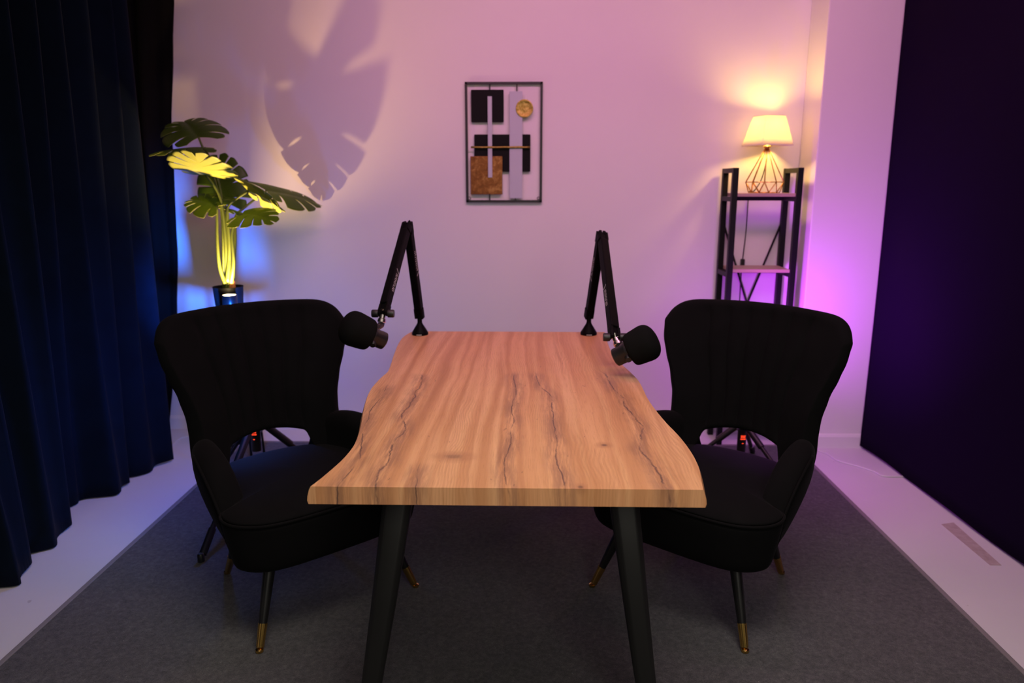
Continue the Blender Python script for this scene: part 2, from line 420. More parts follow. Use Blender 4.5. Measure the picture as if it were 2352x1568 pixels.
    MB().rings([[outline(k, i) + V(0, 0, z - .022 * smooth(.3, .42, z) * smooth(0, .3, max(0, outline(k, i).y))) for k in range(K)] for i, z in lev]).build('seat_base', M_VELVET, root, subsurf=1)
    lev = [(.004, .427), (.002, .434), (.012, .445), (.035, .452), (.08, .457), (.15, .459), (.25, .460)]
    cu = MB().rings([[outline(k, i) + V(0, 0, z - .022 * smooth(0, .3, max(0, outline(k, i).y))) for k in range(K)] for i, z in lev]).build('seat_cushion', M_VELVET, root, subsurf=1)
    pts = [outline(k, .0) + V(0, 0, .430 - .022 * smooth(0, .3, max(0, outline(k, 0).y))) for k in range(K)]; pts.append(pts[0])
    MB().tube(pts, .0046, 6, cap=False).build('piping', M_VELVET, cu)
    # ---- legs
    for tx, ty, fx, fy in ((-.2, -.20, -.284, -.275), (.2, -.20, .284, -.275), (-.155, .15, -.19, .255), (.155, .15, .19, .255)):
        A = V(tx, ty, .262); B = V(fx, fy, .0105); d = B - A
        lg = MB().tube([A, A + d * .35, A + d * .70], lambda t: lerp(.0205, .0135, t), 18).build('leg', M_BLACKWOOD, root, auto=40)
        tip = MB().tube([A + d * .698, A + d * .71, A + d * .93, A + d * .95], lambda t: [.0143, .0143, .0122, .0122][round(t * 3)], 18)
        tip.lathe([(.007, .0), (.011, .0012), (.0125, .005), (.0115, .010), (.006, .0135)], 18, Matrix.Translation((fx, fy, .0092)))
        o = tip.build('brass_ferrule', M_BRASS, lg, auto=40); o['label'] = 'polished brass foot of the black leg'
    return root
ch = chair()
ch.location = (.629, 2.40, 0); ch.rotation_euler = (0, 0, math.radians(-39.8))
ch['label'] = 'black velvet wingback armchair on the right of the table, beneath the shelf'
ch2 = copy_tree(ch); ch2.location = (-.789, 2.369, 0); ch2.rotation_euler = (0, 0, math.radians(42.0))
ch2['label'] = 'black velvet wingback armchair on the left of the table, before the plant'

# ------------------------------------------------------------------ microphones on boom arms
def local(o, loc):
    # built in room coordinates: undo the root's place, once
    o.matrix_parent_inverse = Matrix.Identity(4) if (o.parent and o.parent.parent) else Matrix.Translation(-Vector(loc)); return o
def boom(base, elbow, joint, label, mlabel, gpt, mtail, mtip):
    base, elbow, joint = Vector(base), Vector(elbow), Vector(joint)
    root = empty('microphone_boom_arm', base, 0, label, 'microphone arm', 'boom arms at the far end of the table')
    def put(mb, name, m, par=root, **k): return local(mb.build(name, m, par, **k), base)
    T = Matrix.Translation(base)
    b = put(MB().lathe([(.0355, .0), (.0368, .002), (.0368, .008), (.035, .013), (.026, .028), (.0125, .05), (.0105, .056), (.0105, .062), (.0105, .094)], 40, T), 'base', M_BLACKMETAL, auto=40)
    pl = MB()
    for k in range(5):
        a0 = -PI / 2 + (-2.5 + k) * .13; a1 = a0 + .13; r = .0372
        pl.add([base + V(r * math.cos(a), r * math.sin(a), z) for a, z in ((a0, .0025), (a1, .0025), (a1, .0065), (a0, .0065))], [(0, 1, 2, 3)])
    bd = put(pl, 'badge', M_PLATE, b, solid=.0006); bd['label'] = 'small pale maker plate'
    knuckle = base + V(0, 0, .088)
    def beam(P, Q, name, w=.034, h=.033, text=True, tside=1, at=.5):
        d = (Q - P).normalized(); side = V((-1 if base.x < 0 else 1) * .26, -.965, 0)
        x = d.cross(side).normalized(); y = d.cross(x).normalized()
        Mx = frame(P, x, y, d); Ln = (Q - P).length
        o = put(MB().box(-w / 2, w / 2, -h / 2, h / 2, .035, Ln - .035, Mx), name, M_BLACKMETAL, smooth_=False, bevel=.004)
        # forked end cheeks
        for e, sg in ((0, -1), (Ln, 1)):
            for s in (-1, 1):
                mb = MB(); c = Mx @ Matrix.Translation((s * (w / 2 - .003), 0, e))
                pr = []
                for i in range(9):
                    zz = -.036 + .05 * i / 8; hh = .0155 * math.sqrt(max(.12, 1 - ((zz - .0) / .040) ** 2)) if zz > 0 else .0155
                    pr.append((zz * sg, hh))
                mb.rings([[c @ V(-.005, -hh, zz), c @ V(.005, -hh * .8, zz), c @ V(.0055, 0, zz), c @ V(.005, hh * .8, zz), c @ V(-.005, hh, zz)] for zz, hh in pr])
                put(mb, 'hinge_cheek', M_BLACKMETAL, o, bevel=.0015)
        mb = MB(); cM = Mx @ Matrix.Translation((0, 0, Ln)) @ Matrix.Rotation(PI / 2, 4, 'Y')
        mb.lathe([(.002, -w / 2 - .0035), (.0055, -w / 2 - .003), (.0055, -w / 2 + .004), (.0125, -w / 2 + .004), (.0125, w / 2 - .004), (.0055, w / 2 - .004), (.0055, w / 2 + .003), (.002, w / 2 + .0035)], 18, cM)
        for za, zb in ((Ln - .036, Ln - .004), (.004, .036)): put(MB().box(-w / 2 + .006, w / 2 - .006, -.010, .010, za, zb, Mx), 'hinge_block', M_BLACKMETAL, o, smooth_=False)
        put(mb, 'hinge_bolt', M_BLACKMETAL, o, auto=40)
        if text:
            # a slanted stroke and a run of small unreadable printed characters
            mb = MB(); rnd = random.Random(int(abs(P.x) * 1e4)); xf = tside * (w / 2 + .0002)
            z = at * Ln
            def mark(z0, z1, y0, y1, sl=0):
                a = [(xf, y0, z0), (xf, y1, z0 + sl), (xf, y1, z1 + sl), (xf, y0, z1)]
                mb.add([Mx @ Vector(p) for p in a] + [Mx @ Vector((p[0] + tside * .0003, p[1], p[2])) for p in a], [(0, 1, 2, 3), (7, 6, 5, 4), (0, 4, 5, 1), (1, 5, 6, 2), (2, 6, 7, 3), (3, 7, 4, 0)])
            mark(z, z + .003, -.010, .010, .012); z += .024
            for k in range(11):
                wd = rnd.choice((.004, .005, .0065)); mark(z, z + .0016, -.006, .006)
                if k % 3 != 1: mark(z + .0016, z + wd, .004, .006)
                if k % 2: mark(z + .0016, z + wd, -.006, -.004)
                if k % 4 == 0: mark(z + .0016, z + wd, -.001, .001)
                z += wd + .0035
            lt = put(mb, 'lettering', M_LETTER, o, smooth_=False); lt['label'] = 'pale printed lettering along the arm'
        return o
    s = -1 if base.x < 0 else 1
    beam(knuckle, elbow, 'lower_arm', tside=-s, at=.46)
    beam(elbow + V(s * .003, -.012, 0), joint, 'upper_arm', tside=s, at=.55)
    # swivel at the end: nickel stem and threaded cup with two thumb knobs
    P = joint; G = Vector(gpt); d = (G - P).normalized()
    mb = MB(); mb.tube([P + V(0, -.004, .012), P + d * .012], .0075, 14); mb.lathe([(.006, 0), (.011, .003), (.012, .016), (.0155, .019), (.0165, .030), (.0145, .032)], 24, to_axis(P + d * .008, d)); mb.lathe([(.007, -.022), (.007, .022)], 14, to_axis(P + d * .006, (1, 0, 0)))
    sw = put(mb, 'swivel_mount', M_CHROME, auto=35); sw['label'] = 'bright nickel swivel joint'
    for q in (-1, 1):
        mb = MB().lathe([(.009, 0), (.0145, .002), (.0150, .006), (.0150, .022), (.0135, .0255), (.004, .026)], 22, to_axis(P + d * .006 + V(q * .0165, 0, 0), (q, 0, 0)))
        put(mb, 'thumb_knob', M_BLACKPLASTIC, auto=40)
    # ---- microphone hanging in its yoke
    tail, tip = Vector(mtail), Vector(mtip); a = (tip - tail).normalized()
    mr = empty('microphone', G, 0, mlabel, 'microphone', 'podcast microphones')
    def putm(mb, name, m, par=mr, **k): return local(mb.build(name, m, par, **k), G)
    L = (tip - tail).length; A = to_axis(tail, a)
    body = putm(MB().lathe([(.004, 0), (.026, .0005), (.0315, .004), (.0325, .009), (.0325, .043), (.034, .045), (.034, .058), (.031, .064), (.031, L * .75), (.012, L * .82)], 40, A), 'body', M_BLACKPLASTIC, auto=40)
    f0 = .058; FL = L - f0; prof = []
    for z, r in ((0, .045), (.003, .054), (.012, .0585), (.03, .061), (.055, .0625), (.08, .0652), (.1, .0640), (.115, .0585), (.127, .048), (.135, .033), (.1385, .015), (.139, .003)):
        prof.append((r, f0 + z / .139 * FL))
    fo = putm(MB().lathe(prof, 40, A), 'foam_windscreen', M_FOAM, subsurf=1)
    # yoke
    mid = tail + a * .05; up = (G - mid); up = (up - a * up.dot(a)).normalized(); sd = a.cross(up).normalized()
    mb = MB()
    Y1 = mid + up * .034; nk = G - d * -.0
    mb.tube([P + d * .0412, P + d * .050, lerp(P + d * .050, Y1, .5), Y1], lambda t: lerp(.0125, .0115, t), 14)
    Q0 = P + d * .050; w_ = (Q0 - Y1).normalized(); sx = w_.cross(sd).normalized(); Mf = frame(lerp(Q0, Y1, .78), w_.cross(sx) * -1, sx, w_); hb = (Q0 - Y1).length * .26; mb.box(-.0155, .0155, -.012, .012, -hb, hb * .9, Mf)
    yk = putm(mb, 'yoke', M_BLACKPLASTIC, bevel=.002, auto=40)
    sc = MB().lathe([(.0042, 0), (.0042, .003), (.0028, .0042)], 12, to_axis(lerp(G, Y1, .72) + V(0, -.0135, .002), (0, -1, .25))); so = putm(sc, 'screw', M_CHROME, yk, auto=40); so['label'] = 'small bright screw head'
    mb = MB(); q0 = mid - up * .026 + a * .0; mb.tube([q0, q0 - up * .018, q0 - up * .021], lambda t: [.0125, .0125, .010][round(t * 2)], 18)
    putm(mb, 'side_knob', M_BLACKPLASTIC, auto=40)
    return root
boom((-.482, 3.211, .75), (-0.503, 3.090, 1.242), (-0.542, 2.700, 0.941),
     'black boom arm standing at the left far corner of the table', 'black foam covered microphone reaching towards the left armchair',
     (-0.547, 2.690, 0.908), (-0.522, 2.610, 0.847), (-0.657, 2.535, 0.926))
boom((.275, 3.227, .75), (0.304, 3.060, 1.204), (0.312, 2.580, 0.878),
     'black boom arm standing at the right far corner of the table', 'black foam covered microphone reaching towards the right armchair',
     (0.320, 2.565, 0.860), (0.304, 2.490, 0.817), (0.443, 2.455, 0.898))

# ------------------------------------------------------------------ wall sculpture
def wall_art():
    cx, cz, s = -.130, 0, .00236
    c = (-0.132, 4.060, 1.627)
    root = empty('wall_art', (c[0], WY, c[2] - .3), 0, 'black framed abstract metal wall sculpture on the back wall', 'wall art')
    o0 = V(c[0], WY, c[2] - .3)
    def X(px): return c[0] + (px - 1157) * s
    def Zz(py): return c[2] - (py - 328) * s * .985
    def plate(name, x0, y0, x1, y1, depth, th, m, r=.006, label=None, par=root, bend=0):
        w, h = X(x1) - X(x0), Zz(y0) - Zz(y1); pts = []
        for qx, qz, a0 in ((X(x1) - r, Zz(y0) - r, 0), (X(x0) + r, Zz(y0) - r, 90), (X(x0) + r, Zz(y1) + r, 180), (X(x1) - r, Zz(y1) + r, 270)):
            for k in range(4):
                a = math.radians(a0 + 30 * k); pts.append((qx + r * math.cos(a), qz + r * math.sin(a)))
        rings = [[V(px, WY - depth + dy, pz) for px, pz in pts] for dy in (0, th)]
        o = local(MB().rings(rings).build(name, m, par, smooth_=False, bevel=.0012), o0)
        if label: o['label'] = label
        return o
    blk = mat('matt_black_sheet', (.0045, .0045, .0047), .6, spec=.12); gry = mat('pale_grey_sheet', (.46, .50, .56), .55)
    gold = mat('gold_leaf', (.58, .34, .07), .38, .85); cop = mat('bronze_leaf', (.2, .075, .018), .42, .75)
    t = NT(gold); v = t.obj(); n = t.noise(v, 90, 4, .7); t.set('Base Color', t.ramp(n, [(.3, (.15, .105, .012)), (.5, (.32, .235, .045)), (.7, (.48, .38, .12))])); t.bump(n, .6, .003)
    t = NT(cop); v = t.obj(); n = t.noise(v, 30, 6, .75, .5); t.set('Base Color', t.ramp(n, [(.3, (.10, .032, .008)), (.5, (.22, .085, .02)), (.68, (.42, .21, .07))])); t.bump(n, .3, .003)
    fr = MB(); w = 6
    for x0, y0, x1, y1 in ((1070, 194, 1245, 199.5), (1070, 457.5, 1245, 463), (1070, 194, 1075.5, 463), (1239.5, 194, 1245, 463)):
        fr.box(X(x0), X(x1), WY - .022, WY - .010, Zz(y1), Zz(y0))
    fo = local(fr.build('frame', M_STEEL, root, smooth_=False, bevel=.001), o0)
    for x, y0, y1 in ((1126, 199, 212), (1187, 199, 216), (1124.5, 443, 458), (1184, 452, 458)):
        local(MB().box(X(x) - .0035, X(x) + .0035, WY - .019, WY - .012, Zz(y1), Zz(y0)).build('stem', M_STEEL, root, smooth_=False), o0)
    for x in (1077.5, 1237):
        ring = MB(); p = [V(X(x) + .007 * math.cos(a), WY - .016, Zz(453.5) + .007 * math.sin(a)) for a in [2 * PI * k / 16 for k in range(17)]]
        local(ring.tube(p, .0016, 6, cap=False).build('hanging_eye', M_STEEL, root), o0)
    for x in (1077.5, 1237): pass
    plate('panel', 1083.6, 211, 1157.3, 282.5, .020, .003, blk, .005, 'matt black square sheet')
    plate('panel', 1090, 309, 1218, 393, .020, .003, blk, .005, 'matt black oblong sheet')
    plate('panel', 1081, 358, 1154, 444.6, .0265, .003, cop, .003, 'mottled bronze square sheet')
    plate('bar', 1170.5, 215, 1199.5, 453.7, .0295, .008, gry, .004, 'broad pale grey upright')
    plate('bar', 1121.5, 226, 1131, 406, .0335, .006, gry, .001, 'narrow pale grey upright')
    a = V(X(1083), WY - .036, Zz(338)); b = V(X(1218), WY - .036, Zz(338))
    o = local(MB().tube([lerp(a, b, k / 12) + V(0, 0, .0007 * math.sin(k * 2.1)) for k in range(13)], .0052, 10).build('rod', gold, root), o0); o['label'] = 'gilded horizontal rod'
    Md = frame(V(X(1204), WY - .030, Zz(252.6)), (1, 0, 0), (0, 0, 1), (0, -1, 0))
    o = local(MB().lathe([(.045, 0), (.0465, .001), (.0465, .003), (.041, .0042), (.038, .003), (.02, .0026), (.004, .0025)], 40, Md).build('disc', gold, root, auto=40), o0); o['label'] = 'gold leaf disc'
wall_art()

# ------------------------------------------------------------------ shelf unit
SX0, SX1, SF, SB = 1.056, 1.383, 3.848, 4.040
def shelf_unit():
    o0 = V(1.22, 3.944, 0)
    root = empty('ladder_shelf', o0, 0, 'narrow black framed shelf unit with wooden shelves in the right corner', 'shelf')
    steel = M_SHELFSTEEL; w = .0145
    board = mat('pale_oak_board', (.42, .30, .24), .5); t = NT(board); v = t.obj((6, 60, 60)); t.set('Base Color', t.mix(t.noise(v, 1, 4), (.36, .24, .19), (.50, .37, .30)))
    for x in (SX0, SX1):
        for y in (SF, SB):
            local(MB().box(x - w, x + w, y - w, y + w, .0001, 1.492).build('post', steel, root, smooth_=False, bevel=.0015), o0)
        for z in (1.4795, 1.335, .945, .550, .165):
            local(MB().box(x - w * .95, x + w * .95, SF + w, SB - w, z - .012, z + .0118).build('rail', steel, root, smooth_=False), o0)
    for z in (1.348, .958, .563, .178):
        local(MB().box(SX0 + w, SX1 - w, SF - .004, SB + .004, z, z + .017).build('shelf_board', board, root, smooth_=False, bevel=.001), o0)
    for z in (1.335, .945):
        local(MB().box(SX0 + w, SX1 - w, SB - .006, SB + .004, z - .011, z + .011).build('cross_rail', steel, root, smooth_=False), o0)
    for s in (-1, 1):
        a = V(SX0 if s < 0 else SX1, SB + .006, 1.223); b = V(SX1 if s < 0 else SX0, SB + .006, .295)
        off = V(0, .003 * s, 0)
        local(MB().tube([a + off, b + off], .0058, 8).build('cross_brace', steel, root), o0)
shelf_unit()

# ------------------------------------------------------------------ table lamp
M_COPPER = mat('copper_wire', (.62, .30, .10), .3, 1)
def lamp():
    c = V(1.233, 3.930, 1.3655)
    root = empty('table_lamp', c, 0, 'lit table lamp with white square shade and copper wire base on top shelf', 'lamp'); root.scale = (1.069,) * 3
    n = 10; R1 = [V(.092 * math.cos(2 * PI * k / n), .092 * math.sin(2 * PI * k / n), .052) for k in range(n)]
    R0 = [V(.072 * math.cos(2 * PI * (k + .5) / n), .072 * math.sin(2 * PI * (k + .5) / n), .0022) for k in range(n)]
    top = [V(.007 * math.cos(2 * PI * k / n), .007 * math.sin(2 * PI * k / n), .214) for k in range(n)]
    mb = MB(); r = .0021
    for k in range(n):
        mb.tube([R1[k], top[k]], r, 6); mb.tube([R1[k], R1[(k + 1) % n]], r, 6); mb.tube([R0[k], R0[(k + 1) % n]], r, 6)
        mb.tube([R1[k], R0[k]], r, 6); mb.tube([R1[(k + 1) % n], R0[k]], r, 6)
    o = mb.build('wire_base', M_COPPER, root); o['label'] = 'copper wire diamond frame'
    MB().lathe([(.004, .196), (.008, .200), (.010, .210), (.017, .214), (.019, .220), (.017, .223), (.013, .226), (.013, .276), (.006, .279)], 20).build('socket', mat('socket_gold', (.6, .36, .12), .35, .9), root, auto=40)
    cord = [V(0, .0, .196), V(.0, .0, .14), V(-.012, .02, .06), V(-.028, .060, .012), V(-.034, .095, .004), V(-.036, .125, -.012), V(-.037, .128, -.2), V(-.045, .128, -.355), V(-.047, .128, -.42), V(-.045, .128, -.8), V(-.06, .128, -1.1), V(-.05, .128, -1.21), V(.0, .126, -1.2685), V(.06, .12, -1.2735)]
    cd = MB().tube(catmull(cord, 8), .0026, 8).build('power_cord', M_BLACKPLASTIC, root); cd['label'] = 'thin black cord hanging behind the shelf'
    MB().box(-.054, -.034, .119, .137, -.392, -.335).build('inline_switch', M_BLACKPLASTIC, cd, smooth_=False, bevel=.003)
    # shade: square frustum with rounded corners
    sh = D.materials.new('pleated_white_shade'); sh.use_nodes = True; nt = sh.node_tree; nt.nodes.clear()
    out = nt.nodes.new('ShaderNodeOutputMaterial'); mx = nt.nodes.new('ShaderNodeMixShader'); df = nt.nodes.new('ShaderNodeBsdfDiffuse'); tr = nt.nodes.new('ShaderNodeBsdfTranslucent')
    df.inputs[0].default_value = (.85, .83, .78, 1); tr.inputs[0].default_value = (.95, .90, .80, 1); mx.inputs[0].default_value = .72
    nt.links.new(df.outputs[0], mx.inputs[1]); nt.links.new(tr.outputs[0], mx.inputs[2]); nt.links.new(mx.outputs[0], out.inputs[0])
    rot = Matrix.Rotation(math.radians(17), 4, 'Z')
    def sq(h, z, r):
        p = []
        for qx, qy, a0 in ((h - r, h - r, 0), (-h + r, h - r, 90), (-h + r, -h + r, 180), (h - r, -h + r, 270)):
            for k in range(5):
                a = math.radians(a0 + 22.5 * k); p.append(rot @ V(qx + r * math.cos(a), qy + r * math.sin(a), z))
        return p
    mb = MB(); mb.rings([sq(.087, .223, .006), sq(.078, .262, .006), sq(.066, .315, .006), sq(.0545, .362, .006)], cap=False)
    s = mb.build('shade', sh, root, solid=.0012, auto=30); s['label'] = 'white fabric square shade lit from inside'
    tm = mat('shade_trim', (.72, .66, .62), .7)
    for h_, z_, r_ in ((.0873, .224, .0015), (.0545, .361, .0018)):
        p = sq(h_, z_, .006); MB().tube(p + [p[0]], r_, 6, cap=False).build('shade_trim', tm, s)
    bu = mat('warm_bulb', (1, .8, .5), .4, emit=(1, .60, .14), es=BULB)
    MB().lathe([(.005, .276), (.012, .282), (.02, .292), (.0255, .308), (.024, .322), (.016, .333), (.004, .338)], 20).build('bulb', bu, root)
BULB = 270.
lamp()

# ------------------------------------------------------------------ curtain and backdrop
def curtain():
    B = [(-1.98, 1.1), (-1.90, 1.22), (-2.0, 1.34), (-1.89, 1.46), (-2.0, 1.58), (-1.90, 1.70), (-2.0, 1.82), (-1.97, 1.95), (-1.90, 2.06), (-1.99, 2.16), (-1.88, 2.28), (-1.93, 2.36), (-1.795, 2.40), (-1.86, 2.5), (-1.915, 2.60), (-1.885, 2.655), (-1.90, 2.76), (-1.94, 2.83), (-2.05, 2.98), (-2.09, 3.10), (-1.985, 3.125), (-1.884, 3.163), (-1.92, 3.25), (-1.975, 3.315), (-1.935, 3.33), (-1.87, 3.46), (-1.838, 3.55)]
    n = 360
    bp = catmull([V(*p, 0) for p in B], 20); m = len(bp)
    bp = [bp[min(m - 1, round(i * (m - 1) / n))] for i in range(n + 1)]
    nz = 36; v = []; f = []
    for j in range(nz + 1):
        z = lerp(.006, 2.79, (j / nz)); k = smooth(0, 1, z / 2.4) ** .7
        for i in range(n + 1):
            s = i / n; y = lerp(1.1, 3.55, s)
            ph = s * 14.2 * 2 * PI + .5 * math.sin(s * 26)
            xt = -1.905 + .07 * math.sin(ph) + .008 * math.sin(ph * 2.17 + 1) + .03 * (s - .5)
            xt = lerp(xt, -1.838, smooth(.96, 1, s)); yt = y + .02 * math.cos(ph) * (1 - smooth(.95, 1, s))
            b = bp[i]; kk = lerp(.25, 1, k)
            x = lerp(b.x, xt, kk); yy = lerp(b.y, yt, kk)
            dz = .012 * math.sin(s * 40) * (1 - min(1, z / .1)) if z < .1 else 0
            v.append(V(x, yy, z + max(0, dz)))
    for j in range(nz):
        for i in range(n):
            a = j * (n + 1) + i; f.append((a, a + 1, a + n + 2, a + n + 1))
    o = MB().add(v, f).build('curtain', M_CURTAIN, None, solid=.004)
    tag(o, 'long pleated black velvet curtain hanging down the left side of the room', 'curtain')
    E = [(0, -2.085), (.35, -2.03), (.7, -1.975), (1.05, -1.94), (1.7, -1.912), (2.1, -1.865), (2.4, -1.83), (2.8, -1.79)]
    v = []; f = []; n = 40
    for j in range(nz + 1):
        z = lerp(.004, 2.79, j / nz); xe = interp(E, z)
        for i in range(n + 1):
            s = i / n; v.append(V(lerp(LX + .01, xe, s), 4.015 + .028 * math.sin(s * 15 + .4) + .012 * math.sin(s * 31 + z), z))
    for j in range(nz):
        for i in range(n):
            a = j * (n + 1) + i; f.append((a, a + 1, a + n + 2, a + n + 1))
    o = MB().add(v, f).build('curtain', M_CURTAINB, None, solid=.004)
    tag(o, 'narrow black curtain panel hanging flat against the back wall behind the plant', 'curtain')
curtain()
def backdrop():
    v = []; f = []; n = 84; nz = 40
    for j in range(nz + 1):
        for i in range(n + 1):
            s = 1.4 * i / n; y = lerp(3.825, 1.5, s); z = lerp(.016 - .003 * math.exp(-((s - .19) / .02) ** 2) + .003 * math.sin(s * 23), 2.795, j / nz)
            x = 1.822 + .085 * s ** .8 + .006 * math.sin(s * 9) * (1 - j / nz) + .004 * math.sin(s * 14 + z * 2)
            v.append(V(x, y, z))
    for j in range(nz):
        for i in range(n):
            a = j * (n + 1) + i; f.append((a, a + n + 1, a + n + 2, a + 1))
    o = MB().add(v, f).build('backdrop', M_BACKDROP, None, solid=.006)
    tag(o, 'flat black fabric backdrop covering the right side wall', 'backdrop')
    hem = MB().tube([V(1.822 + .085 * (k / 40) ** .8 + .006 * math.sin(k / 40 * 9) + .004 * math.sin(k / 40 * 14) + .004, lerp(3.82, 1.5, k / 40), .024 - .003 * math.exp(-((k / 40 - .19) / .02) ** 2) + .003 * math.sin(k / 40 * 23)) for k in range(57)], .009, 8).build('weighted_hem', M_BACKDROP, o)
backdrop()

# ------------------------------------------------------------------ plant, stand, uplight
def leaf_mats():
    def mk(name, c0, c1, tc, tw, ro=.38):
        m = D.materials.new(name); m.use_nodes = True; nt = m.node_tree; b = nt.nodes['Principled BSDF']; t = NT(m); v = t.obj()
        n = t.noise(v, 14, 3)
        cc = t.mix(n, c0, c1); t.set('Base Color', cc); b.inputs['Roughness'].default_value = .38; b.inputs['Specular IOR Level'].default_value = .4
        tr = nt.nodes.new('ShaderNodeBsdfTranslucent'); tr.inputs[0].default_value = (*tc, 1); mx = nt.nodes.new('ShaderNodeMixShader'); mx.inputs[0].default_value = tw
        out = [x for x in nt.nodes if x.type == 'OUTPUT_MATERIAL'][0]
        nt.links.new(b.outputs[0], mx.inputs[1]); nt.links.new(tr.outputs[0], mx.inputs[2]); nt.links.new(mx.outputs[0], out.inputs[0]); return m
    return mk('leaf_upper', (.035, .075, .014), (.055, .105, .018), (.36, .50, .03), .5), mk('leaf_underside', (.34, .40, .07), (.44, .48, .10), (.20, .25, .01), .15)
M_LT, M_LU = leaf_mats()
M_STEM = mat('stem_green', (.07, .098, .013), .45)
def leaf(root, o0, A, T, N, W, nlobe=5, sc=.40, gap=.32, fold=.25, droop=.18, cup=.3, holes=0):
    A, T = Vector(A), Vector(T); L = (T - A).length; yd = (T - A).normalized(); zd = Vector(N); zd = (zd - yd * zd.dot(yd)).normalized(); xd = yd.cross(zd)
    ang = [(0, 128), (.12, 108), (.3, 78), (.55, 55), (.8, 34), (1, 12)]
    ln = [(0, .34), (.06, .46), (.2, .57), (.38, .57), (.6, .47), (.8, .36), (1, .16)]
    edges = [0] + [.13 + .77 * (k / (nlobe - 1)) ** .95 for k in range(nlobe - 1)] + [1]
    mb = MB()
    for sg in (-1, 1):
        for k in range(len(edges) - 1):
            q0, q1 = edges[k], edges[k + 1]; qc = (q0 + q1) / 2; hw = (q1 - q0) / 2; nq, ns = 8, 12; v = []; f = []
            last = k == len(edges) - 2
            for j in range(ns + 1):
                s = j / ns
                for i in range(nq + 1):
                    q = lerp(q0, q1, i / nq); e = (q - qc) / hw
                    g = gap * smooth(sc, sc + .14, s) * (.8 + .2 * s)
                    if sg == holes: g *= 1 - smooth(.66, .86, s)
                    lo = 0 if (k == 0 and e < 0) else 1; hi = 0 if (last and e > 0) else 1
                    qq = qc + (q - qc) * (1 - g * (lo if e < 0 else hi))
                    a = math.radians(interp(ang, qq)); l = interp(ln, qq) * W / .57
                    l *= (1 - .07 * max(0, e * .8 + .35 * abs(e)) ** 2 * s) if not (k == 0 and e < 0) else 1
                    t0 = q * .93
                    x = s * l * math.sin(a); y = (t0 * L + s * l * math.cos(a))
                    if last: y = min(y, L * 1.0 + .0) if False else y
                    xn = x / W; yn = y / L
                    z = fold * x * (1 - .5 * xn) - cup * x * x / W * .9 - droop * L * (yn - .25) ** 2 + .012 * W * math.sin(9 * qq + 2 * s) * s
                    v.append(A + xd * (x * sg) + yd * y + zd * z)
            for j in range(ns):
                for i in range(nq):
                    b = j * (nq + 1) + i; quad = (b, b + 1, b + nq + 2, b + nq + 1)
                    f.append(quad if sg < 0 else tuple(reversed(quad)))
            mb.add(v, f)
    me = D.meshes.new('leaf'); me.from_pydata(mb.v, [], mb.f); me.materials.append(M_LT); me.materials.append(M_LU)
    bm = bmesh.new(); bm.from_mesh(me); bmesh.ops.remove_doubles(bm, verts=bm.verts, dist=2e-4)
    bm.normal_update(); sN = sum((f_.normal * f_.calc_area() for f_ in bm.faces), Vector())
    if sN.dot(zd) < 0: bmesh.ops.reverse_faces(bm, faces=bm.faces)
    bm.to_mesh(me); bm.free()
    for p in me.polygons: p.use_smooth = True
    o = D.objects.new('leaf', me); COL.objects.link(o); o.parent = root; local(o, o0)
    m = o.modifiers.new('solid', 'SOLIDIFY'); m.thickness = .0012; m.offset = -1; m.material_offset = 1; m.material_offset_rim = 1
    return o
